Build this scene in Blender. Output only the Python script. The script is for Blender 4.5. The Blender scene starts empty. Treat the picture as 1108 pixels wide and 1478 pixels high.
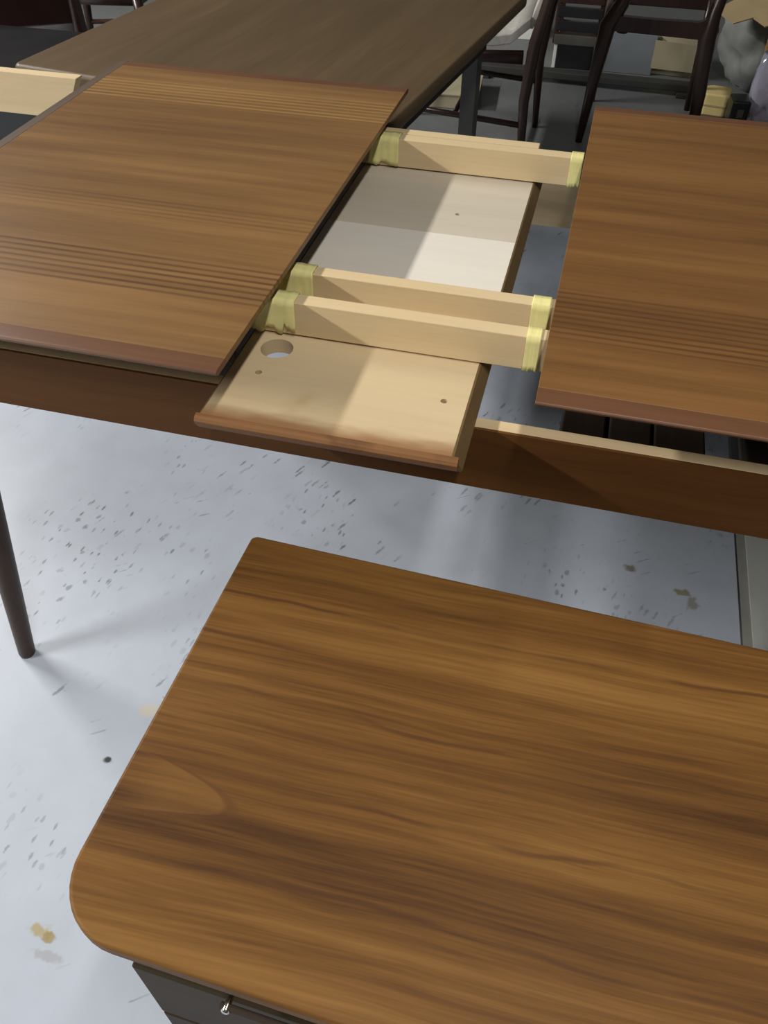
import bpy, bmesh, math, random
from mathutils import Vector, Matrix, noise
random.seed(7)
S = bpy.context.scene
COL = S.collection
PI = math.pi

# ------------------------------------------------------------------ camera
F_PX = 1180.0
cam_d = bpy.data.cameras.new('camera')
cam_d.sensor_fit = 'VERTICAL'
cam_d.sensor_height = 36.0
cam_d.lens = F_PX * 36.0 / 1478.0
cam_d.clip_start = 0.02
cam = bpy.data.objects.new('camera', cam_d)
COL.objects.link(cam)
CAM_Z = 1.256
yaw, pit, rol = (math.radians(a) for a in (-13.928, 45.422, 0.581))
fw = Vector((math.sin(yaw) * math.cos(pit), math.cos(yaw) * math.cos(pit), -math.sin(pit)))
rt = fw.cross(Vector((0, 0, 1))).normalized()
up = rt.cross(fw)
r2 = rt * math.cos(rol) + up * math.sin(rol)
u2 = up * math.cos(rol) - rt * math.sin(rol)
m = Matrix((r2, u2, -fw)).transposed().to_4x4()
m.translation = Vector((0, 0, CAM_Z))
cam.matrix_world = m
S.camera = cam

# ------------------------------------------------------------------ world, lights, exposure
S.view_settings.view_transform = 'Standard'
S.view_settings.look = 'None'
S.view_settings.gamma = 1.0
S.view_settings.use_curve_mapping = False
S.view_settings.exposure = 0.0
W = bpy.data.worlds.new('workshop_ambient')
S.world = W
W.use_nodes = True
W.node_tree.nodes['Background'].inputs[0].default_value = (0.92, 0.96, 1.0, 1)
W.node_tree.nodes['Background'].inputs[1].default_value = 0.048


def tube_light(name, loc, length, width, energy, along_x=False, tilt=0.0, col=(1.0, 0.97, 0.92)):
    l = bpy.data.lights.new(name, 'AREA')
    l.shape = 'RECTANGLE'
    l.size = length if along_x else width
    l.size_y = width if along_x else length
    l.energy = energy
    l.color = col
    o = bpy.data.objects.new(name, l)
    o.location = loc
    o.rotation_euler = (0, tilt, 0)
    COL.objects.link(o)
    return o


tube_light('ceiling_tube_front', (-3.9, -1.2, 2.65), 1.5, 0.12, 145, tilt=math.radians(-45))
tube_light('ceiling_tube_rear', (-3.9, 2.4, 2.65), 1.5, 0.12, 160, tilt=math.radians(-45))
tube_light('ceiling_tube_overhead', (0.30, -0.25, 2.75), 1.5, 0.12, 38)

# ------------------------------------------------------------------ helpers


def thing(name, label, cat, loc=(0, 0, 0), rotz=0.0, group=None):
    o = bpy.data.objects.new(name, None)
    o.empty_display_size = 0.05
    COL.objects.link(o)
    o.location = loc
    o.rotation_euler = (0, 0, rotz)
    o['label'] = label
    o['category'] = cat
    if group:
        o['group'] = group
    return o


def tag(o, label, cat, group=None):
    o['label'] = label
    o['category'] = cat
    if group:
        o['group'] = group
    return o


def obj(name, bm, mat, parent=None, world=False, bevel=0.0, seg=2, smooth=False, angle=35, loc=None):
    """bm -> one mesh object. world=True: verts are world coords, shifted to the (unrotated) parent."""
    if world and parent is not None:
        p = parent
        off = Vector((0, 0, 0))
        while p is not None:
            off += Vector(p.location)
            p = p.parent
        bmesh.ops.translate(bm, verts=bm.verts, vec=-off)
    bmesh.ops.recalc_face_normals(bm, faces=bm.faces)
    me = bpy.data.meshes.new(name)
    bm.to_mesh(me)
    bm.free()
    me.materials.append(mat)
    o = bpy.data.objects.new(name, me)
    COL.objects.link(o)
    if parent is not None:
        o.parent = parent
    if loc is not None:
        o.location = loc
    if bevel > 0:
        b = o.modifiers.new('bevel', 'BEVEL')
        b.width = bevel
        b.segments = seg
        b.limit_method = 'ANGLE'
        b.angle_limit = math.radians(angle)
        b.harden_normals = False
        smooth = True
    if smooth:
        for f in me.polygons:
            f.use_smooth = True
        if bevel > 0:
            wn = o.modifiers.new('wn', 'WEIGHTED_NORMAL')
            wn.keep_sharp = False
    return o


def struct(name, bm, mat, **k):
    o = obj(name, bm, mat, **k)
    o['kind'] = 'structure'
    return o


def box(x0, x1, y0, y1, z0, z1, bm=None, mat=None):
    bm = bm or bmesh.new()
    v = [Vector((x, y, z)) for z in (z0, z1) for x, y in ((x0, y0), (x1, y0), (x1, y1), (x0, y1))]
    if mat is not None:
        v = [mat @ q for q in v]
    v = [bm.verts.new(q) for q in v]
    for f in ((3, 2, 1, 0), (4, 5, 6, 7), (0, 1, 5, 4), (1, 2, 6, 5), (2, 3, 7, 6), (3, 0, 4, 7)):
        bm.faces.new([v[i] for i in f])
    return bm


def plate(outer, holes, z0, z1):
    """vertical extrusion of a 2-D outline with holes"""
    bm = bmesh.new()
    loops = [outer] + list(holes)
    ring = {}
    for z in (z0, z1):
        edges = []
        for li, lp in enumerate(loops):
            vs = [bm.verts.new((x, y, z)) for x, y in lp]
            ring[(li, z)] = vs
            for i in range(len(vs)):
                edges.append(bm.edges.new((vs[i], vs[(i + 1) % len(vs)])))
        if holes:
            bmesh.ops.triangle_fill(bm, use_beauty=True, use_dissolve=False, edges=edges)
        else:
            bm.faces.new(ring[(0, z)])
    for li, lp in enumerate(loops):
        a, b = ring[(li, z0)], ring[(li, z1)]
        n = len(a)
        for i in range(n):
            bm.faces.new((a[i], a[(i + 1) % n], b[(i + 1) % n], b[i]))
    return bm


def circle(cx, cy, r, n=28):
    return [(cx + r * math.cos(2 * PI * i / n), cy + r * math.sin(2 * PI * i / n)) for i in range(n)]


def rrect(x0, x1, y0, y1, radii, n=8):
    """radii: (x0y0, x1y0, x1y1, x0y1)"""
    out = []
    for (cx, cy, sx, sy, a0), r in zip(((x0, y0, 1, 1, PI), (x1, y0, -1, 1, 1.5 * PI), (x1, y1, -1, -1, 0), (x0, y1, 1, -1, PI / 2)), radii):
        if r <= 0:
            out.append((cx, cy))
            continue
        ox, oy = cx + sx * r, cy + sy * r
        for i in range(n + 1):
            a = a0 + PI / 2 * i / n
            out.append((ox + r * math.cos(a), oy + r * math.sin(a)))
    return out


def prism(profile, axis, a, b):
    """extrude a 2-D profile along 'x' (profile=(y,z)) or 'y' (profile=(x,z))"""
    bm = bmesh.new()
    P = (lambda t, p: (t, p[0], p[1])) if axis == 'x' else (lambda t, p: (p[0], t, p[1]))
    A = [bm.verts.new(P(a, p)) for p in profile]
    B = [bm.verts.new(P(b, p)) for p in profile]
    n = len(A)
    bm.faces.new(A)
    bm.faces.new(B[::-1])
    for i in range(n):
        bm.faces.new((A[i], B[i], B[(i + 1) % n], A[(i + 1) % n]))
    return bm


def tube(pts, radii, n=12, bm=None, flat=1.0, square=0.0):
    """swept section along a path; flat scales the second axis"""
    bm = bm or bmesh.new()
    pts = [Vector(p) for p in pts]
    rings = []
    ref = Vector((0, 1, 0))
    for i, p in enumerate(pts):
        d = (pts[min(i + 1, len(pts) - 1)] - pts[max(i - 1, 0)]).normalized()
        rr = ref if abs(d.dot(ref)) < 0.92 else Vector((1, 0, 0))
        u = d.cross(rr).normalized()
        v = u.cross(d).normalized()
        r = radii[i] if isinstance(radii, (list, tuple)) else radii
        ring = []
        for k in range(n):
            a = 2 * PI * (k + 0.5) / n
            c, s = math.cos(a), math.sin(a)
            if square:
                mx = max(abs(c), abs(s))
                q = (1 - square) + square / mx
                c, s = c * q, s * q
            ring.append(bm.verts.new(p + u * (c * r) + v * (s * r * flat)))
        rings.append(ring)
    for a, b in zip(rings, rings[1:]):
        for k in range(n):
            bm.faces.new((a[k], a[(k + 1) % n], b[(k + 1) % n], b[k]))
    bm.faces.new(rings[0][::-1])
    bm.faces.new(rings[-1])
    return bm


def lump(cx, cy, cz, rx, ry, rz, amp, freq, seed, sub=4, flat_bottom=True, ridge=False):
    bm = bmesh.new()
    bmesh.ops.create_icosphere(bm, subdivisions=sub, radius=1.0)
    for v in bm.verts:
        p = v.co.copy()
        q = p * freq + Vector((seed * 3.1, seed * 1.7, seed))
        n1 = noise.noise(q) + 0.5 * noise.noise(q * 2.1)
        if ridge:
            n1 = 0.6 - 1.6 * abs(noise.noise(q)) - 0.7 * abs(noise.noise(q * 2.2))
        p *= 1 + amp * n1
        v.co = Vector((cx + p.x * rx, cy + p.y * ry, cz + max(p.z, -0.95 if flat_bottom else -9) * rz))
    return bm


# ------------------------------------------------------------------ materials
class NT:
    def __init__(self, name, rough=0.5, spec=0.5):
        self.m = bpy.data.materials.new(name)
        self.m.use_nodes = True
        self.t = self.m.node_tree
        self.b = self.t.nodes['Principled BSDF']
        self.b.inputs['Roughness'].default_value = rough
        self.b.inputs['Specular IOR Level'].default_value = spec
        self.tc = self.t.nodes.new('ShaderNodeTexCoord')

    def put(self, sock, v):
        if isinstance(v, bpy.types.NodeSocket):
            self.t.links.new(v, sock)
        elif v is not None:
            sock.default_value = v

    def math(self, op, a, b=None, c=None, clamp=False):
        n = self.t.nodes.new('ShaderNodeMath')
        n.operation = op
        n.use_clamp = clamp
        for i, v in enumerate((a, b, c)):
            self.put(n.inputs[i], v)
        return n.outputs[0]

    def xyz(self, vec=None):
        n = self.t.nodes.new('ShaderNodeSeparateXYZ')
        self.put(n.inputs[0], vec if vec is not None else self.tc.outputs['Object'])
        return n.outputs

    def vec(self, x, y, z=0.0):
        n = self.t.nodes.new('ShaderNodeCombineXYZ')
        for i, v in enumerate((x, y, z)):
            self.put(n.inputs[i], v)
        return n.outputs[0]

    def map(self, rot=(0, 0, 0), scale=(1, 1, 1), loc=(0, 0, 0), vec=None):
        n = self.t.nodes.new('ShaderNodeMapping')
        self.put(n.inputs[0], vec if vec is not None else self.tc.outputs['Object'])
        n.inputs[1].default_value = loc
        n.inputs[2].default_value = rot
        n.inputs[3].default_value = scale
        return n.outputs[0]

    def noise(self, vec, scale=1.0, detail=3.0, rough=0.5, dist=0.0):
        n = self.t.nodes.new('ShaderNodeTexNoise')
        self.put(n.inputs['Vector'], vec)
        n.inputs['Scale'].default_value = scale
        n.inputs['Detail'].default_value = detail
        n.inputs['Roughness'].default_value = rough
        n.inputs['Distortion'].default_value = dist
        return n.outputs[0]

    def voro(self, vec, scale, rand=1.0):
        n = self.t.nodes.new('ShaderNodeTexVoronoi')
        self.put(n.inputs['Vector'], vec)
        n.inputs['Scale'].default_value = scale
        n.inputs['Randomness'].default_value = rand
        return n.outputs

    def ramp(self, fac, stops, interp='LINEAR'):
        n = self.t.nodes.new('ShaderNodeValToRGB')
        n.color_ramp.interpolation = interp
        e = n.color_ramp.elements
        while len(e) < len(stops):
            e.new(0.5)
        for k, (p, c) in enumerate(stops):
            e[k].position = p
            e[k].color = c if len(c) == 4 else (*c, 1)
        self.put(n.inputs[0], fac)
        return n.outputs[0]

    def step(self, v, a, b):
        n = self.t.nodes.new('ShaderNodeMapRange')
        n.interpolation_type = 'SMOOTHSTEP'
        self.put(n.inputs[0], v)
        n.inputs[1].default_value = a
        n.inputs[2].default_value = b
        return n.outputs[0]

    def mix(self, f, a, b):
        n = self.t.nodes.new('ShaderNodeMix')
        n.data_type = 'RGBA'
        self.put(n.inputs[0], f)
        self.put(n.inputs[6], a if isinstance(a, bpy.types.NodeSocket) else (*a[:3], 1))
        self.put(n.inputs[7], b if isinstance(b, bpy.types.NodeSocket) else (*b[:3], 1))
        return n.outputs[2]

    def col(self, c):
        self.put(self.b.inputs['Base Color'], c if isinstance(c, bpy.types.NodeSocket) else (*c[:3], 1))

    def bump(self, h, strength=0.2, dist=0.002):
        n = self.t.nodes.new('ShaderNodeBump')
        n.inputs['Strength'].default_value = strength
        n.inputs['Distance'].default_value = dist
        self.put(n.inputs['Height'], h)
        self.put(self.b.inputs['Normal'], n.outputs[0])


def srgb(r, g, b):
    return tuple(((c / 255) / 12.92 if c <= 10 else ((c / 255 + 0.055) / 1.055) ** 2.4) for c in (r, g, b))


def wood(name, dark, mid, light, rough=0.45, axis='x', rot=0.0, warp=0.02, wscale=3.0, freq=16.0, bundles=(), contrast=1.0, spec=0.35, extra=None, seed=0.0, fine=0.25):
    """long grain running along the local x (or y, or z) axis; bundles = (centre, half width, period, strength, colour)"""
    N = NT(name, rough, spec)
    rots = {'x': (0, 0, rot), 'y': (0, 0, PI / 2 + rot), 'z': (0, PI / 2, 0)}[axis]
    c = N.map(rot=rots, loc=(seed, seed * 0.37, 0))
    x, y, z = N.xyz(c)
    y0 = y
    w = N.math('SUBTRACT', N.noise(N.vec(N.math('MULTIPLY', x, wscale), N.math('MULTIPLY', y, wscale * 2.2), z), 1.0, 2.0), 0.5)
    y = N.math('ADD', y, N.math('MULTIPLY', w, warp * 2))
    yz = N.math('ADD', y, N.math('MULTIPLY', z, 0.8))
    broad = N.noise(N.vec(N.math('MULTIPLY', x, 1.1), N.math('MULTIPLY', yz, freq * 0.45), z), 1.0, 2.0)
    streak = N.noise(N.vec(N.math('MULTIPLY', x, 1.6), N.math('MULTIPLY', yz, freq * 2.2), z), 1.0, 4.0, 0.6)
    fib = N.noise(N.vec(N.math('MULTIPLY', x, 9.0), N.math('MULTIPLY', yz, freq * 16), z), 1.0, 2.0, 0.6)
    f = N.math('ADD', N.math('MULTIPLY', broad, 0.5), N.math('MULTIPLY', streak, 0.5))
    f = N.math('ADD', N.math('MULTIPLY', N.math('SUBTRACT', f, 0.5), 2.0 * contrast), 0.5)
    f = N.math('ADD', f, N.math('MULTIPLY', N.math('SUBTRACT', fib, 0.5), fine), clamp=True)
    colr = N.ramp(f, [(0.12, dark), (0.5, mid), (0.88, light)])
    for cy, hw, per, st, bc in bundles:
        d = N.math('SUBTRACT', y0, cy)
        mask = N.math('SUBTRACT', 1.0, N.step(N.math('ABSOLUTE', d), hw * 0.75, hw))
        ln = N.math('SINE', N.math('MULTIPLY', N.math('ADD', y0, N.math('MULTIPLY', w, 0.006)), 2 * PI / per))
        ln = N.step(ln, -0.1, 0.8)
        fade = N.math('ADD', N.math('MULTIPLY', N.noise(N.vec(N.math('MULTIPLY', x, 5.0), N.math('MULTIPLY', y0, 40.0), 0.0), 1.0, 2.0), 1.2), 0.2, clamp=True)
        k = N.math('MULTIPLY', N.math('MULTIPLY', ln, mask), N.math('MULTIPLY', fade, st))
        colr = N.mix(k, colr, bc)
    if extra:
        colr = extra(N, colr, x, y, f)
    N.col(colr)
    N.bump(fib, 0.06, 0.001)
    return N.m


def plain(name, c, rough=0.5, metal=0.0, var=0.12, scale=12.0, spec=0.5, trans=0.0, alpha=1.0):
    N = NT(name, rough, spec)
    n = N.noise(N.tc.outputs['Object'], scale, 3.0)
    a = tuple(min(1, q * (1 + var)) for q in c)
    b = tuple(q * (1 - var) for q in c)
    N.col(N.ramp(n, [(0.3, b), (0.7, a)]))
    N.b.inputs['Metallic'].default_value = metal
    N.b.inputs['Transmission Weight'].default_value = trans
    N.b.inputs['Alpha'].default_value = alpha
    return N.m


TEAK = ((0.110, 0.055, 0.021), (0.205, 0.108, 0.038), (0.30, 0.165, 0.060))
M = {}
# table leaves (local origin = leaf's front-left base corner, grain along x)
DK = (0.075, 0.033, 0.013)
M['leaf_left'] = wood('teak_leaf_left', *TEAK, rough=0.42, warp=0.008, wscale=1.5, freq=15, contrast=0.75, seed=1.3,
                      bundles=((0.175 + 1.3 * .37, 0.05, 0.0125, 0.8, DK), (0.765 + 1.3 * .37, 0.055, 0.0140, 0.55, (0.42, 0.25, 0.085)), (0.34 + 1.3 * .37, 0.03, 0.011, 0.35, DK)))
M['leaf_right'] = wood('teak_leaf_right', (0.095, 0.042, 0.014), (0.18, 0.085, 0.026), (0.26, 0.130, 0.042), rough=0.45, warp=0.014, wscale=1.8, freq=15, contrast=0.8, seed=4.1,
                       bundles=((0.175 + 4.1 * .37, 0.062, 0.0110, 0.7, DK),))
M['lipping'] = wood('teak_lipping', (0.085, 0.037, 0.018), (0.14, 0.064, 0.031), (0.19, 0.092, 0.045), rough=0.4, freq=30, contrast=0.6)
M['end_lip'] = wood('teak_end_lipping', (0.045, 0.028, 0.019), (0.072, 0.046, 0.031), (0.10, 0.066, 0.045), rough=0.6, spec=0.2, axis='y', freq=30, contrast=0.6)
M['apron'] = wood('teak_apron', (0.075, 0.030, 0.009), (0.12, 0.050, 0.014), (0.165, 0.072, 0.021), rough=0.6, spec=0.15, freq=22, contrast=0.7, seed=2.0)
M['apron_y'] = wood('teak_apron_cross', (0.075, 0.030, 0.009), (0.12, 0.050, 0.014), (0.165, 0.072, 0.021), rough=0.6, spec=0.15, axis='y', freq=22, contrast=0.7)
M['leg'] = wood('dark_turned_leg', (0.025, 0.013, 0.008), (0.045, 0.023, 0.014), (0.07, 0.036, 0.02), rough=0.4, axis='z', freq=30, contrast=0.6)
M['dark_rail'] = wood('dark_cross_rail', (0.020, 0.011, 0.006), (0.04, 0.022, 0.012), (0.06, 0.035, 0.02), rough=0.6, axis='y', freq=24, contrast=0.6)
M['under_rail'] = wood('black_brown_under_rail', (0.010, 0.007, 0.005), (0.018, 0.012, 0.008), (0.03, 0.02, 0.013), rough=0.7, axis='y', freq=24, contrast=0.6, spec=0.15)
BEE = ((0.55, 0.40, 0.22), (0.68, 0.53, 0.31), (0.76, 0.62, 0.39))
M['runner'] = wood('pale_runner', *BEE, rough=0.55, freq=20, contrast=0.45, warp=0.004, spec=0.3)
M['apron_core'] = wood('pale_core', (0.50, 0.37, 0.20), (0.62, 0.48, 0.29), (0.70, 0.57, 0.37), rough=0.6, freq=40, contrast=0.6, spec=0.2)


def stain(N, colr, x, y, f):
    n = N.noise(N.tc.outputs['Object'], 9.0, 3.0)
    k = N.math('MULTIPLY', N.step(n, 0.60, 0.74), 0.5)
    colr = N.mix(k, colr, (0.40, 0.26, 0.12))
    yl = N.xyz()[1]
    e = N.math('ADD', yl, N.math('MULTIPLY', N.math('SUBTRACT', N.noise(N.map(scale=(14, 50, 1)), 1.0, 4.0), 0.5), 0.03))
    return N.mix(N.math('MULTIPLY', N.math('SUBTRACT', 1.0, N.step(e, -0.440, -0.410)), 0.92), colr, (0.27, 0.135, 0.055))


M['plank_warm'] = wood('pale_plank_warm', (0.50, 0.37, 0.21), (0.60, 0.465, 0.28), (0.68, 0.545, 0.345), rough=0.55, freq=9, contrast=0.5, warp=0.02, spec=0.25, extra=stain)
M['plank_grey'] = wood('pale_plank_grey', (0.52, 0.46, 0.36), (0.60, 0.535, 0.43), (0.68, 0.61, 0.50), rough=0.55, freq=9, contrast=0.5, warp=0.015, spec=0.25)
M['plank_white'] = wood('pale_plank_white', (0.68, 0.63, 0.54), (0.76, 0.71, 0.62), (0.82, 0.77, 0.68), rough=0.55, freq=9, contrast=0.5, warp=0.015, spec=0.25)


def bleed(N, colr, x, y, f):
    n = N.noise(N.tc.outputs['Object'], 14.0, 4.0)
    return N.mix(N.math('MULTIPLY', N.step(n, 0.52, 0.75), 0.6), colr, (0.07, 0.028, 0.012))


M['stained_edge'] = wood('stained_edge', (0.10, 0.042, 0.016), (0.20, 0.090, 0.034), (0.30, 0.155, 0.066), rough=0.6, spec=0.2, freq=25, contrast=0.7, extra=bleed)
M['stained_side'] = wood('stained_side_edge', (0.10, 0.060, 0.025), (0.18, 0.115, 0.05), (0.26, 0.17, 0.08), rough=0.55, axis='y', freq=25, contrast=0.7)


def cathedral(N, colr, x, y, f):
    # flame tip of the veneer: a parabola with dark outline whose tip points along +x
    px = N.math('SUBTRACT', x, -0.249)
    py = N.math('SUBTRACT', y, -0.081)
    py = N.math('ADD', py, N.math('MULTIPLY', px, 0.08))
    g = N.math('ADD', px, N.math('MULTIPLY', N.math('MULTIPLY', py, py), 125.0))
    g = N.math('ADD', g, N.math('MULTIPLY', N.math('SUBTRACT', f, 0.5), 0.02))
    inside = N.math('SUBTRACT', 1.0, N.step(g, -0.006, 0.0))
    lim = N.step(px, -0.11, -0.05)
    line = N.math('MULTIPLY', N.math('SUBTRACT', 1.0, N.step(N.math('ABSOLUTE', N.math('SUBTRACT', g, 0.004)), 0.001, 0.012)), lim)
    colr = N.mix(N.math('MULTIPLY', N.math('MULTIPLY', inside, lim), 0.32), colr, (0.235, 0.115, 0.031))
    colr = N.mix(N.math('MULTIPLY', line, 0.55), colr, (0.10, 0.043, 0.016))
    # a few long meandering dark growth lines
    for (yy, amp, ph, st) in ((0.155, 0.010, 0.3, 0.75), (0.03, 0.014, 1.9, 0.5), (-0.06, 0.014, 3.1, 0.6), (-0.135, 0.01, 4.4, 0.75), (0.10, 0.012, 5.2, 0.55)):
        wob = N.math('SUBTRACT', N.noise(N.vec(N.math('MULTIPLY', x, 4.0), ph * 7.0, 0.0), 1.0, 3.0), 0.5)
        d = N.math('ABSOLUTE', N.math('SUBTRACT', N.math('SUBTRACT', y, yy), N.math('MULTIPLY', wob, amp * 3)))
        br = N.noise(N.vec(N.math('MULTIPLY', x, 6.0), ph * 11.0, 0.0), 1.0, 2.0)
        k = N.math('MULTIPLY', N.math('SUBTRACT', 1.0, N.step(d, 0.0006, 0.0035)), N.step(br, 0.42, 0.58))
        colr = N.mix(N.math('MULTIPLY', k, st), colr, (0.07, 0.03, 0.012))
    return colr


M['chest_top'] = wood('teak_chest_top', (0.068, 0.029, 0.009), (0.150, 0.068, 0.017), (0.235, 0.117, 0.031), rough=0.5, rot=math.radians(-3), warp=0.014, wscale=2.2, freq=19, contrast=1.15, spec=0.15, extra=cathedral, seed=0.0, fine=0.55)
M['chest_body'] = wood('chest_body', (0.026, 0.018, 0.009), (0.042, 0.028, 0.014), (0.06, 0.042, 0.022), rough=0.6, spec=0.2, freq=18, contrast=0.7)
M['far_table'] = wood('walnut_far_table', (0.070, 0.044, 0.021), (0.10, 0.065, 0.032), (0.14, 0.095, 0.050), rough=0.5, axis='y', freq=10, contrast=0.6, spec=0.3)
M['chrome'] = plain('chrome', (0.75, 0.72, 0.66), rough=0.18, metal=1.0, var=0.03)
M['tape'] = plain('masking_tape', (0.80, 0.74, 0.32), rough=0.6, var=0.08, scale=60, spec=0.2)
M['hole'] = plain('dark_hole', (0.03, 0.018, 0.01), rough=0.9)
M['chair_wood'] = wood('dark_chair_wood', (0.016, 0.008, 0.006), (0.030, 0.014, 0.010), (0.05, 0.024, 0.017), rough=0.3, axis='z', freq=26, contrast=0.7, spec=0.5)
M['cushion'] = plain('pale_cushion_fabric', (0.40, 0.385, 0.35), rough=0.9, var=0.10, scale=60, spec=0.1)
M['greycush'] = plain('grey_cushion_fabric', (0.16, 0.16, 0.155), rough=0.9, var=0.15, scale=40, spec=0.1)
M['card'] = plain('cardboard', (0.52, 0.40, 0.22), rough=0.85, var=0.08, spec=0.15)
M['card_pale'] = plain('pale_carton', (0.42, 0.37, 0.25), rough=0.85, var=0.10, scale=5, spec=0.15)
M['slate'] = plain('grey_blue_panel', (0.17, 0.19, 0.21), rough=0.6, var=0.15, scale=6)
M['foam'] = plain('yellow_foam', (0.78, 0.63, 0.28), rough=0.9, var=0.06, spec=0.1)
M['black'] = plain('black_plastic', (0.012, 0.012, 0.013), rough=0.35, var=0.2)
M['white'] = plain('white_edge', (0.6, 0.6, 0.58), rough=0.6, var=0.05)
M['sheet'] = plain('crumpled_grey_sheet', (0.25, 0.26, 0.25), rough=0.6, var=0.3, scale=7)
M['oak'] = wood('orange_board', (0.34, 0.17, 0.05), (0.45, 0.25, 0.08), (0.55, 0.33, 0.12), rough=0.5, axis='z', freq=14, contrast=0.6)
M['poly'] = plain('clear_plastic_bag', (0.62, 0.62, 0.78), rough=0.12, var=0.12, scale=8, trans=0.35, alpha=0.85)
M['metal_grey'] = plain('grey_leg_metal', (0.065, 0.065, 0.055), rough=0.5, var=0.12)
M['bar_dark'] = plain('dark_floor_beam', (0.035, 0.035, 0.03), rough=0.7, var=0.2)


def floor_mat(name, base, warm):
    N = NT(name, 0.42, 0.35)
    P = N.tc.outputs['Object']
    n = N.noise(P, 2.2, 4.0)
    n2 = N.noise(P, 14.0, 3.0)
    a = tuple(q * 0.90 for q in base)
    b = tuple(min(1, q * 1.06) for q in base)
    c = N.ramp(N.math('ADD', N.math('MULTIPLY', n, 0.7), N.math('MULTIPLY', n2, 0.3)), [(0.35, a), (0.65, b)])
    # scuffs: short dashes, mostly dragged in one direction, in loose patches
    for ang, sc, th, per, dens in ((-1.15, (16, 78, 1), 0.30, 0.38, 0.65), (-1.45, (34, 100, 1), 0.32, 0.36, 0.65), (-0.6, (11, 110, 1), 0.20, 0.50, 0.45), (-1.3, (34, 56, 1), 0.34, 0.50, 0.5)):
        v = N.map(scale=sc, loc=(ang * 3, 0, 0), vec=N.map(rot=(0, 0, ang)))
        wob = N.noise(P, 90.0, 3.0)
        vo = N.voro(v, 1.0)
        d = N.math('ADD', vo[0], N.math('MULTIPLY', N.math('SUBTRACT', wob, 0.5), 0.55))
        k = N.math('SUBTRACT', 1.0, N.step(d, th * 0.5, th))
        rnd = N.xyz(vo[1])[0]
        k = N.math('MULTIPLY', k, N.step(rnd, per + 0.12, per + 0.42))
        patch = N.noise(N.map(loc=(sc[0] * 0.13, 3.3, 0)), 3.2, 2.0)
        k = N.math('MULTIPLY', k, N.step(patch, 0.47, 0.66))
        c = N.mix(N.math('MULTIPLY', k, dens), c, (0.06, 0.065, 0.07))
    x, y, z = N.xyz()
    for sx, sy, rx, ry, colr, st in ((-0.565, 0.263, 0.020, 0.010, (0.38, 0.30, 0.12), 0.8), (-0.548, 0.258, 0.012, 0.010, (0.30, 0.22, 0.06), 0.8), (-0.573, 0.629, 0.02, 0.014, (0.55, 0.48, 0.30), 0.5),
                                     (-0.598, 0.526, 0.010, 0.006, (0.015, 0.015, 0.02), 0.95), (0.225, 1.174, 0.014, 0.012, (0.16, 0.13, 0.08), 0.8), (0.327, 1.135, 0.020, 0.010, (0.22, 0.18, 0.08), 0.8), (0.345, 1.112, 0.012, 0.02, (0.18, 0.16, 0.10), 0.6), (-0.535, 0.235, 0.03, 0.008, (0.30, 0.29, 0.28), 0.5)):
        dx = N.math('DIVIDE', N.math('SUBTRACT', x, sx), rx)
        dy = N.math('DIVIDE', N.math('SUBTRACT', y, sy), ry)
        d = N.math('SQRT', N.math('ADD', N.math('MULTIPLY', dx, dx), N.math('MULTIPLY', dy, dy)))
        d = N.math('ADD', d, N.math('MULTIPLY', N.math('SUBTRACT', N.noise(P, 70.0, 3.0), 0.5), 1.8))
        c = N.mix(N.math('MULTIPLY', N.math('SUBTRACT', 1.0, N.step(d, 0.5, 1.1)), st), c, colr)
    N.col(c)
    N.bump(n2, 0.05, 0.002)
    return N.m


M['floor'] = floor_mat('painted_concrete_floor', (0.455, 0.50, 0.575), 0)
M['floor_side'] = floor_mat('painted_concrete_floor_side', (0.52, 0.53, 0.50), 0)
M['floor_dim'] = floor_mat('dimmed_concrete_floor', (0.15, 0.16, 0.16), 0)  # darker floor tone: the weaker light at the back is put into the colour
M['groove'] = plain('floor_groove', (0.28, 0.28, 0.25), rough=0.9)
M['wall'] = plain('workshop_wall', (0.25, 0.25, 0.23), rough=0.9, var=0.1, scale=2)

# ------------------------------------------------------------------ the setting
struct('floor', box(-7, 0.432, -4, 2.85, -0.06, 0.0), M['floor'])
struct('floor', box(0.455, 6, -4, 2.85, -0.06, 0.0), M['floor_side'])
struct('floor', box(-7, 6, 2.852, 6.5, -0.06, 0.0), M['floor_dim'])
struct('trim_1', box(0.432, 0.455, -4, 2.85, -0.06, -0.003), M['groove'])
struct('wall_back', box(-7, 6, 6.5, 6.6, -0.06, 3.0), M['wall'])

# ------------------------------------------------------------------ extension table frame
TX, TY = -0.18, 1.10
tab = thing('extension_table', 'opened teak extension table frame with pale centre board and bare rails', 'table', (TX, TY, 0))
AZ0, AZ1 = 0.561, 0.652
fa = obj('front_apron', box(-0.845, 0.485, 0.735, 0.739, AZ0, AZ1), M['apron'], tab, world=True)
obj('apron_core', box(-0.845, 0.485, 0.739, 0.757, AZ0, AZ1), M['apron_core'], tab, world=True, bevel=0.001)
ba = obj('rear_apron', box(-0.845, 0.485, 1.468, 1.472, AZ0, AZ1), M['apron'], tab, world=True)
obj('apron_core', box(-0.845, 0.485, 1.450, 1.468, AZ0, AZ1), M['apron_core'], tab, world=True, bevel=0.001)
for x0 in (-0.867, 0.485):
    obj('end_apron', box(x0, x0 + 0.022, 0.735, 1.472, AZ0, AZ1 - 0.03), M['apron_y'], tab, world=True, bevel=0.002)
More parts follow.
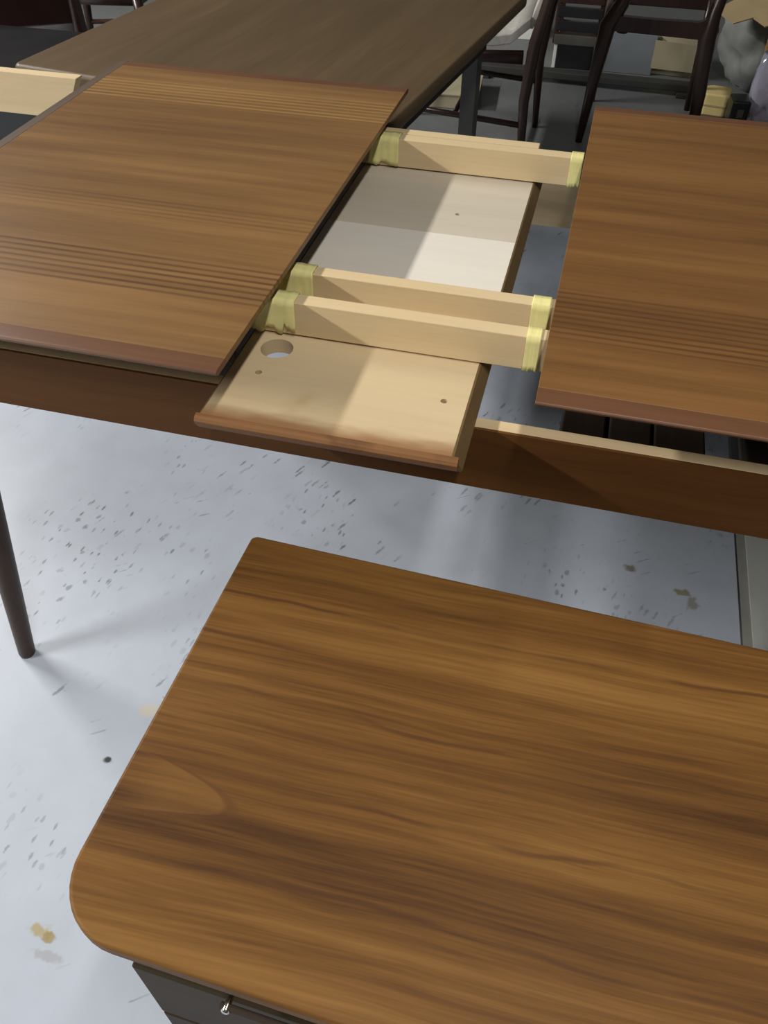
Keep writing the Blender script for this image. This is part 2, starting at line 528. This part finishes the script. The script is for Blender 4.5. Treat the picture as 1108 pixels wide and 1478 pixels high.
for sx in (-1, 1):
    for sy in (-1, 1):
        tx, ty = -0.18 + sx * 0.645, 1.1035 + sy * 0.325
        fx, fy = -0.18 + sx * 0.661, 1.1035 + sy * 0.4205
        bm = tube([(tx, ty, 0.650), (tx, ty, 0.56), (tx + (fx - tx) * .3, ty + (fy - ty) * .3, 0.40), (fx, fy, 0.004), (fx, fy, 0.0)], [0.021, 0.023, 0.0225, 0.0145, 0.0135], n=20)
        obj('leg', bm, M['leg'], tab, world=True, smooth=True)
# dark rails running across under the leaves
obj('cross_rail', box(-0.475, -0.402, 0.815, 1.45, 0.60, 0.694), M['dark_rail'], tab, world=True, bevel=0.003)
for x0, x1 in ((0.022, 0.074), (0.078, 0.128), (0.131, 0.190), (0.236, 0.262)):
    obj('cross_rail', box(x0, x1, 0.757, 1.45, 0.575, 0.628), M['under_rail'], tab, world=True, bevel=0.003)
# centre board out of three glued planks, each with its edges
PX0, PX1 = -0.379, -0.089
cb0, cb1 = 0.652, 0.672
hole = circle(-0.3385, 0.802, 0.0205, 36)[::-1]
s1, s2, s3 = circle(-0.343, 0.749, 0.0042, 12)[::-1], circle(-0.116, 0.751, 0.0042, 12)[::-1], circle(-0.189, 1.222, 0.0042, 12)[::-1]
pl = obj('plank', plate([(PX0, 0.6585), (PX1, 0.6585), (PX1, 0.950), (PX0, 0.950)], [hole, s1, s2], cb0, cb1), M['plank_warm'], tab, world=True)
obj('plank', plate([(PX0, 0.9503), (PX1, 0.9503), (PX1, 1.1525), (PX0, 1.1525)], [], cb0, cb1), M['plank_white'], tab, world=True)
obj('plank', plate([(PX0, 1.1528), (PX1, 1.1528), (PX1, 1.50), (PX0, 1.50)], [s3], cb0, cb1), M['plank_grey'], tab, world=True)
obj('front_edge', prism([(0.6585, cb0), (0.6585, cb1), (0.6545, 0.6713), (0.6515, 0.6695), (0.6495, 0.666), (0.6510, 0.661), (0.6575, cb0)], 'x', -0.3845, -0.081), M['stained_edge'], tab, world=True, smooth=False)
obj('side_edge', prism([(PX1, cb0), (PX1, cb1), (-0.0865, 0.6715), (-0.076, 0.654), (-0.0775, cb0)], 'y', 0.6585, 1.50), M['stained_side'], tab, world=True)
obj('side_edge', prism([(PX0, cb0), (-0.3845, cb0), (-0.387, 0.656), (-0.3815, 0.6705), (PX0, cb1)], 'y', 0.6585, 1.50), M['stained_side'], tab, world=True)

# ------------------------------------------------------------------ leaves
LZ0, LZ1 = 0.7205, 0.74


def leaf(name_label, x0, x1, y0, y1, mat, left_bevel):
    t = thing('table_leaf', name_label, 'table leaf', (x0, y0, LZ0), group='leaves of the opened table')
    w, d, h = x1 - x0, y1 - y0, LZ1 - LZ0
    lip = 0.026
    lb = 0.024 if left_bevel else 0.0
    th = 0.008
    obj('panel', plate([(lb, lip), (w, lip), (w, d - lip), (lb, d - lip)], [], h - th, h), mat, t, bevel=0.0008)
    obj('backing', box(lb + 0.03, w - 0.03, 0.05, d - 0.05, 0, h - th), M['dark_rail'], t)
    prof = [(lip, h - th), (lip, h), (0.005, h), (0.0015, h - 0.001), (0.0, h - 0.003), (0.001, h - 0.0055), (0.006, h - th)]
    obj('edge_lipping', prism(prof, 'x', lb, w), M['lipping'], t, bevel=0.0005)
    prof = [(d - a, b) for a, b in prof][::-1]
    obj('edge_lipping', prism(prof, 'x', lb, w), M['lipping'], t, bevel=0.0005)
    if left_bevel:
        obj('end_lipping', prism([(lb, h - th), (lb, h), (0.0, h - 0.004), (0.001, h - 0.010)], 'y', 0.0, d), M['end_lip'], t, bevel=0.0005)
    return t


leaf('left teak table leaf with dark grain lines, next to the far table', -0.926, -0.347, 0.650, 1.553, M['leaf_left'], True)
leaf('right teak table leaf cropped by the right picture edge', -0.012, 0.545, 0.6865, 1.556, M['leaf_right'], False)

# ------------------------------------------------------------------ pale runner bars with masking tape
BZ0, BZ1 = 0.6745, 0.7203


def tape_strip(bar, x0, x1, yf, yb, zt, zb, jag, seed, slant=0.0):
    """a strip folded over the bar: torn lower end on the front face, over the top, down the back"""
    rnd = random.Random(seed)
    bm = bmesh.new()
    n = 16
    off = 0.0012
    rows = []
    prof_n = 6
    for i in range(n + 1):
        u = i / n
        x = x0 + (x1 - x0) * u
        tooth = jag[int(u * (len(jag) - 1e-6))] if u < 1 else jag[-1]
        zl = zb + tooth * (zt - zb) + rnd.uniform(-0.0012, 0.0012)
        wr = (0.0010 * math.sin(u * 13 + seed) + 0.0004 * rnd.random()) * (1.0 if x1 - x0 > 0.03 else 0.15)
        col = []
        for k in range(prof_n + 1):
            z = zl + (zt - zl) * k / prof_n
            bulge = (off + abs(wr) + 0.0016 * (1 - k / prof_n) ** 2)
            sx = slant * (1 - k / prof_n) * (1 - u)
            col.append((x + sx, yf - bulge, z))
        col[-1] = (x, yf - off, zt + off + abs(wr))
        for k in range(1, 4):
            col.append((x, yf + (yb - yf) * k / 3 + (off if k == 3 else 0), zt + off + abs(wr) * 0.8))
        col.append((x, yb + off, zt - 0.012 - rnd.uniform(0, 0.004)))
        rows.append([bm.verts.new(c) for c in col])
    for a, b in zip(rows, rows[1:]):
        for k in range(len(a) - 1):
            bm.faces.new((a[k], b[k], b[k + 1], a[k + 1]))
    o = obj('masking_tape', bm, M['tape'], bar, world=True, smooth=True)
    s = o.modifiers.new('sol', 'SOLIDIFY')
    s.thickness = 0.0004
    return o


def runner(label, x0, x1, y0, y1, tapes=(), z1=BZ1, z0=BZ0):
    o = obj('runner_bar', box(-(x1 - x0) / 2, (x1 - x0) / 2, -(y1 - y0) / 2, (y1 - y0) / 2, 0, z1 - z0), M['runner'], None, bevel=0.0012, loc=((x0 + x1) / 2, (y0 + y1) / 2, z0))
    tag(o, label, 'wooden bar', 'runner bars over the centre board')
    for k, tp in enumerate(tapes):
        tape_strip(o, tp[0], tp[1], y0, y1, z1, z0, tp[2], tp[3], tp[4] if len(tp) > 4 else 0)
    return o


runner('pale wooden runner bar nearest the board with round hole', -0.400, 0.28, 0.833, 0.855,
       ((-0.372, -0.323, (0.05, 0.0, 0.0, 0.22, 0.2, 0.05, 0.0, 0.35, 0.2, 0.12), 3, -0.008), (-0.037, -0.020, (0.0, 0.0, 0.04), 5)))
runner('middle pale wooden runner bar, just behind the nearest taped bar', -0.400, 0.28, 0.905, 0.926,
       ((-0.372, -0.322, (0.1, 0.05, 0.12, 0.1, 0.2), 7, -0.004), (-0.040, -0.017, (0.12, 0.05, 0.1), 9)))
runner('farthest taped pale runner bar, in front of dark chair legs', -0.400, 0.28, 1.365, 1.389,
       ((-0.366, -0.319, (0.08, 0.05, 0.04, 0.2, 0.15, 0.08, 0.05, 0.04), 11, -0.008), (-0.034, -0.014, (0.0, 0.0, 0.05), 13)))
runner('short stained runner bar lying against the back of the farthest taped bar', -0.400, -0.089, 1.3915, 1.413, (), z1=0.7203, z0=0.6745)
# the runner that sticks out on the far left: tall part ends in a shoulder, a tongue goes on under the leaf
bm = plate([(-1.75, 0.642), (-0.868, 0.642), (-0.868, 0.668), (-0.995, 0.668), (-1.0, 0.69), (-0.985, 0.7195), (-1.75, 0.7195)], [], 0, 0.024)
bmesh.ops.transform(bm, verts=bm.verts, matrix=Matrix(((1, 0, 0, 0), (0, 0, -1, 0), (0, 1, 0, 0), (0, 0, 0, 1))))
bmesh.ops.translate(bm, verts=bm.verts, vec=(1.3, 0.012, -0.642))
bm2 = bm
o = obj('runner_bar', bm2, M['runner'], None, bevel=0.001, loc=(-1.3, 1.502 - 0.0, 0.642))
tag(o, 'pale wooden bar sticking out past the left leaf at the picture edge', 'wooden bar')

# ------------------------------------------------------------------ chest of drawers in front
CX, CY = 0.035, 0.3644
ch = thing('bedside_chest', 'low teak chest with rounded corner top in the foreground', 'chest', (CX, CY, 0), math.radians(-1.75))
obj('top', plate(rrect(-0.35, 0.35, -0.224, 0.225, (0.062, 0.062, 0.008, 0.008), 10), [], 0.530, 0.55), M['chest_top'], ch, bevel=0.004, seg=3)
obj('top_rail', box(-0.305, 0.305, -0.2085, 0.205, 0.482, 0.530), M['chest_body'], ch, bevel=0.0015)
obj('body', box(-0.298, 0.298, -0.205, 0.205, 0.17, 0.482), M['chest_body'], ch, bevel=0.002)
for z0, z1 in ((0.335, 0.478), (0.18, 0.328)):
    d = obj('drawer_front', box(-0.288, 0.288, -0.217, -0.205, z0, z1), M['chest_body'], ch, bevel=0.002)


def pull(parent, zz, x0, x1, yf):
    bm = tube([(x0 - 0.006, yf - 0.019, zz), (x0 - 0.005, yf - 0.019, zz), (x1 + 0.005, yf - 0.019, zz), (x1 + 0.006, yf - 0.019, zz)], [0.002, 0.003, 0.003, 0.002], 12)
    hb = obj('handle', bm, M['hole'], parent, smooth=True)
    for xx in (x0, x1):
        bm = tube([(xx, yf + 0.001, zz), (xx, yf - 0.016, zz), (xx, yf - 0.023, zz), (xx, yf - 0.024, zz)], [0.003, 0.003, 0.0036, 0.002], 14)
        obj('post', bm, M['chrome'], hb, smooth=True)


pull(ch, 0.505, -0.190, 0.190, -0.2085)
pull(ch, 0.300, -0.190, 0.190, -0.217)
for sx in (-1, 1):
    for sy in (-1, 1):
        obj('leg', tube([(sx * 0.26, sy * 0.165, 0.17), (sx * 0.272, sy * 0.175, 0.0)], [0.02, 0.012], 16), M['chest_body'], ch, smooth=True)

# ------------------------------------------------------------------ far table
FR = math.radians(-7.6)
ft = thing('dining_table', 'long dark walnut dining table behind the opened table', 'table', (-0.385, 1.585, 0), FR)
FTW, FTL, FTZ = 0.905, 1.02, 0.66
bm = plate(rrect(-FTW, 0, 0, FTL, (0.02, 0.02, 0.02, 0.02), 6), [], FTZ - 0.03, FTZ)
obj('tabletop', bm, M['far_table'], ft, bevel=0.011, seg=4)
for a in ((-FTW + 0.09, -0.06, 0.07, 0.09), (-FTW + 0.09, -0.06, 0.83, 0.85)):
    obj('apron', box(a[0], a[1], a[2], a[3], 0.56, FTZ - 0.03), M['dark_rail'], ft, bevel=0.002)
for xx in (-FTW + 0.07, -0.08):
    obj('apron', box(xx, xx + 0.02, 0.09, 0.83, 0.56, FTZ - 0.03), M['dark_rail'], ft, bevel=0.002)
for xx in (-FTW + 0.10, -0.085):
    for yy in (0.11, 0.81):
        obj('leg', box(xx - 0.0215, xx + 0.0215, yy - 0.02, yy + 0.0215, 0, FTZ - 0.03), M['metal_grey'], ft, bevel=0.003)



# ------------------------------------------------------------------ chairs
def make_chair(label, loc, rotz, cushion=True, cush='cushion', back='cushion', group='dark chairs in the background'):
    """origin under the seat centre, facing -y (front), back at +y"""
    t = thing('dining_chair', label, 'chair', loc, rotz, group)
    w, d = 0.235, 0.22
    wd = M['chair_wood']
    for s in (-1, 1):
        obj('leg', tube([(s * (w - 0.01), -d + 0.015, 0.41), (s * w, -d, 0.25), (s * (w + 0.012), -d - 0.02, 0.0)], [0.021, 0.019, 0.011], 12), wd, t, smooth=True)
        obj('rear_leg', tube([(s * (w - 0.0), d + 0.035, 0.0), (s * w, d + 0.02, 0.25), (s * (w - 0.002), d + 0.035, 0.43), (s * (w - 0.004), d + 0.07, 0.60), (s * (w - 0.01), d + 0.14, 0.80)], [0.011, 0.018, 0.022, 0.018, 0.012], 12), wd, t, smooth=True)
        obj('side_rail', tube([(s * (w - 0.008), -d + 0.01, 0.385), (s * (w - 0.006), 0, 0.375), (s * (w - 0.004), d, 0.385)], [0.022, 0.017, 0.022], 10, flat=0.55), wd, t, smooth=True)
        obj('stretcher', tube([(s * (w + 0.0), -d - 0.0, 0.20), (s * w, d + 0.03, 0.17)], [0.010, 0.010], 10), wd, t, smooth=True)
    obj('front_rail', box(-w, w, -d, -d + 0.02, 0.365, 0.41), wd, t, bevel=0.004)
    obj('back_rail', box(-w, w, d + 0.01, d + 0.032, 0.365, 0.41), wd, t, bevel=0.004)
    obj('cross_stretcher', tube([(-w, 0, 0.185), (w, 0, 0.185)], [0.009, 0.009], 10), wd, t, smooth=True)
    # curved top rail of the back
    pts = [((i / 8 - 0.5) * 2 * (w + 0.005), d + 0.125 + 0.05 * (1 - (2 * i / 8 - 1) ** 2), 0.765) for i in range(9)]
    obj('backrest', tube(pts, [0.05] * 9, 12, flat=0.22), wd, t, smooth=True)
    if cushion:
        bm = bmesh.new()
        bmesh.ops.create_cube(bm, size=1)
        bmesh.ops.subdivide_edges(bm, edges=bm.edges, cuts=7, use_grid_fill=True)
        for v in bm.verts:
            x, y, z = v.co
            edge = max(abs(x), abs(y)) * 2
            zz = z * 0.055 * (1 - 0.45 * edge ** 4)
            yy = y * 0.46
            rise = max(0, yy - 0.13) ** 2 * 6.0
            v.co = Vector((x * 0.46, yy, 0.425 + zz + rise))
        obj('seat_cushion', bm, M[cush], t, smooth=True)
        if back == 'panel':
            obj('back_panel', box(-w, w, d + 0.0, d + 0.016, 0.475, 0.80, mat=Matrix.Translation((0, d, 0.475)) @ Matrix.Rotation(math.radians(-12), 4, 'X') @ Matrix.Translation((0, -d, -0.475))), wd, t, bevel=0.004)
            return t
        bm = bmesh.new()
        bmesh.ops.create_cube(bm, size=1)
        bmesh.ops.subdivide_edges(bm, edges=bm.edges, cuts=5, use_grid_fill=True)
        for v in bm.verts:
            x, y, z = v.co
            v.co = Vector((x * 0.42, d - 0.01 + y * 0.04 * (1 - 1.2 * (x * x + z * z)) + (z + 0.5) * 0.10 + 0.02, 0.60 + z * 0.27))
        obj('back_cushion', bm, M[cush], t, smooth=True)
    else:
        for k in range(5):
            obj('seat_slat', box(-w + 0.02, w - 0.02, -0.17 + k * 0.08, -0.12 + k * 0.08, 0.385, 0.40), wd, t, bevel=0.003)
    return t


# upholstered chair tucked to the right side of the far table, facing -x
make_chair('dark wooden chair with pale upholstered seat beside the far table', (-0.505, 3.235, 0), math.radians(-90))
# dark bare armchair-like frame in the background right
C = thing('bare_chair', 'dark bare wooden chair frame seen from behind at the top right', 'chair', (0.13, 3.5, 0), 0, 'dark chairs in the background')
wd = M['chair_wood']
obj('rear_leg', tube([(-0.066, 3.365, 0.0), (-0.052, 3.385, 0.20), (-0.034, 3.40, 0.40), (0.000, 3.41, 0.465), (0.04, 3.44, 0.60), (0.06, 3.48, 0.78)], [0.013, 0.021, 0.030, 0.026, 0.02, 0.016], 14), wd, C, world=True, smooth=True)
obj('rear_leg', tube([(0.345, 3.365, 0.0), (0.335, 3.385, 0.20), (0.314, 3.40, 0.38), (0.318, 3.405, 0.46), (0.345, 3.44, 0.60), (0.37, 3.48, 0.78)], [0.014, 0.024, 0.031, 0.024, 0.02, 0.016], 14), wd, C, world=True, smooth=True)
bm = bmesh.new()
out = [(-0.03, 0.385), (0.31, 0.378), (0.31, 0.455), (0.302, 0.452)]
for i in range(9):
    a = -PI / 2 * i / 8
    out.append((0.268 + 0.034 * math.cos(a), 0.465 + 0.034 * math.sin(a)))
out += [(0.12, 0.430), (-0.03, 0.433)]
bm = plate(out, [], -0.014, 0.014)
bmesh.ops.transform(bm, verts=bm.verts, matrix=Matrix(((1, 0, 0, 0), (0, 0, -1, 3.40), (0, 1, 0, 0), (0, 0, 0, 1))))
obj('back_rail', bm, wd, C, world=True, bevel=0.005, seg=3)
for s, xx in ((-1, -0.04), (1, 0.335)):
    obj('side_rail', tube([(xx, 3.40, 0.405), (xx, 3.80, 0.41)], [0.02, 0.02], 10, flat=0.6), wd, C, world=True, smooth=True)
    obj('leg', tube([(xx, 3.80, 0.43), (xx + s * 0.01, 3.83, 0.0)], [0.02, 0.012], 12), wd, C, world=True, smooth=True)
obj('front_rail', box(-0.04, 0.335, 3.79, 3.81, 0.375, 0.42), wd, C, world=True, bevel=0.004)
obj('backrest', tube([(0.055, 3.49, 0.77), (0.21, 3.54, 0.785), (0.375, 3.49, 0.77)], [0.04, 0.045, 0.04], 12, flat=0.25), wd, C, world=True, smooth=True)
obj('round_knob', tube([(0.02, 3.43, 0.392), (0.02, 3.43, 0.372)], [0.034, 0.02], 18), wd, C, world=True, smooth=True)
# slatted dark crate on the black box, deeper in the room
cr = thing('slatted_crate', 'dark slatted crate stacked on the black box behind the chairs', 'crate', (-0.17, 4.34, 0.1005))
for zz, mm in ((0.0, 'metal_grey'), (0.055, 'black'), (0.11, 'black'), (0.165, 'chair_wood')):
    for yy in (-0.12, 0.12):
        obj('slat', box(-0.10, 0.10, yy - 0.006, yy + 0.006, zz, zz + 0.04), M[mm], cr, bevel=0.002)
for xx in (-0.095, 0.095):
    for yy in (-0.105, 0.105):
        obj('corner_post', box(xx - 0.012, xx + 0.012, yy - 0.009, yy + 0.009, 0, 0.23), M['chair_wood'], cr, bevel=0.002)
obj('bottom', box(-0.09, 0.09, -0.11, 0.11, 0, 0.012), M['chair_wood'], cr)
# chairs on the far left
make_chair('dark high backed wooden chair with pale seat edge at the left picture edge', (-2.02, 2.74, 0), math.radians(212), back='panel')
make_chair('dark wooden chair with pale grey seat behind the leftmost chair', (-2.05, 3.50, 0), math.radians(95))

# ------------------------------------------------------------------ things on the floor at the back
t = tag(obj('panel_board', box(-0.125, 0.125, -0.012, 0.012, 0, 0.165), M['slate'], None, bevel=0.003, loc=(0.06, 4.24, 0)), 'grey blue board standing on the floor behind the bare chair frame', 'board')
c = thing('carton', 'pale cardboard carton on the floor behind the bare chair frame', 'box', (0.285, 4.33, 0), math.radians(-6))
obj('body', box(-0.095, 0.095, -0.08, 0.08, 0, 0.17), M['card_pale'], c, bevel=0.003)
obj('flap', box(-0.095, 0.095, -0.083, -0.080, 0.05, 0.172, mat=Matrix.Translation((0, -0.02, 0)) @ Matrix.Rotation(math.radians(12), 4, 'X')), M['card_pale'], c)
bmx = box(-0.62, 0.44, -0.03, 0.03, 0.02, 0.05)
pb = thing('floor_beam', 'long dark beam lying low on the floor behind the chairs', 'beam', (-0.05, 4.02, 0), math.radians(-2))
obj('rail', bmx, M['bar_dark'], pb, bevel=0.004)
for xx in (-0.5, 0.38):
    obj('foot', box(xx - 0.03, xx + 0.03, -0.05, 0.05, 0, 0.02), M['bar_dark'], pb, bevel=0.003)
k = thing('speaker_box', 'black box with one white edge on the floor behind the chairs', 'box', (-0.19, 4.30, 0))
obj('body', box(-0.06, 0.10, -0.08, 0.16, 0, 0.10), M['black'], k, bevel=0.004)
obj('white_side', box(-0.075, -0.06, -0.08, 0.16, 0, 0.10), M['white'], k, bevel=0.002)
c = thing('floor_carton', 'flat brown grey carton on the floor under the far table edge', 'box', (-0.62, 3.72, 0), math.radians(5))
obj('body', box(-0.11, 0.10, -0.14, 0.14, 0, 0.05), M['card_pale'], c, bevel=0.003)
obj('lid', box(-0.114, 0.104, -0.144, 0.144, 0.05, 0.058), M['card_pale'], c, bevel=0.002)
tag(obj('paper_sheet', box(-0.28, 0.22, -0.004, 0.004, 0, 0.22, mat=Matrix.Rotation(math.radians(-8), 4, 'X')), M['white'], None, bevel=0.001, loc=(-0.62, 4.62, 0)), 'white panel leaning low behind the pale upholstered chair', 'panel')
# heap at the right
tag(obj('plastic_sheeting', lump(0, 0, 0.22, 0.26, 0.20, 0.27, 0.22, 2.2, 2.0, ridge=True), M['sheet'], None, smooth=True, loc=(0.72, 4.22, 0.0)), 'crumpled grey plastic sheeting heaped at the right edge', 'sheeting')
pd = thing('foam_pad', 'yellow foam pad beside the black case at right', 'pad', (0.45, 3.84, 0), math.radians(-8))
obj('pad', plate(rrect(-0.06, 0.055, -0.06, 0.06, (0.03, 0.02, 0.02, 0.05), 6), [], 0, 0.085), M['foam'], pd, bevel=0.008, seg=3)
obj('seam', plate(rrect(-0.062, 0.057, -0.062, 0.062, (0.03, 0.02, 0.02, 0.05), 6), [], 0.038, 0.044), M['card'], pd)
bk = thing('black_case', 'small black case standing in front of the plastic bag', 'case', (0.525, 3.68, 0), math.radians(6))
obj('shell', box(-0.035, 0.035, -0.05, 0.05, 0, 0.115), M['black'], bk, bevel=0.010, seg=3)
obj('clasp', box(-0.012, 0.012, -0.055, -0.05, 0.055, 0.085), M['metal_grey'], bk, bevel=0.001)
tag(obj('plastic_bag', lump(0, 0, 0.15, 0.075, 0.07, 0.165, 0.25, 2.4, 5.0, ridge=True), M['poly'], None, smooth=True, loc=(0.638, 3.74, 0.0)), 'clear lavender plastic bag at the right picture edge', 'bag')
# torn cardboard sheet and an orange board on top of the heap
out = [(-0.16, 0.01), (-0.10, -0.07), (-0.02, -0.05), (0.02, -0.10), (0.14, -0.08), (0.17, 0.03), (0.05, 0.08), (-0.08, 0.05)]
cs = obj('cardboard_sheet', plate(out, [], -0.003, 0.003), M['card'], None, loc=(0.53, 4.02, 0.345))
cs.rotation_euler = (math.radians(28), math.radians(-6), math.radians(12))
tag(cs, 'torn cream cardboard sheet lying on the grey sheeting', 'cardboard')
ob = obj('wood_board', plate(rrect(-0.10, 0.10, 0.0, 0.40, (0.02, 0.02, 0.02, 0.02), 4), [], 0.0, 0.018), M['oak'], None, bevel=0.003, loc=(0.69, 3.87, 0.0))
ob.rotation_euler = (math.radians(78), 0, math.radians(-4))
tag(ob, 'orange brown wooden board at the right edge above the plastic bag', 'board')

# ------------------------------------------------------------------ black bin added to give the shade under the left bar
bn = thing('shade_filler_bin', 'added black bin standing in for the shade under the pale bar at the left edge', 'bin', (-1.66, 2.12, 0))
obj('shell', box(-0.30, 0.30, -0.16, 0.16, 0, 0.53), M['black'], bn, bevel=0.015, seg=3)
obj('lid', box(-0.31, 0.31, -0.17, 0.17, 0.53, 0.56), M['black'], bn, bevel=0.008, seg=3)
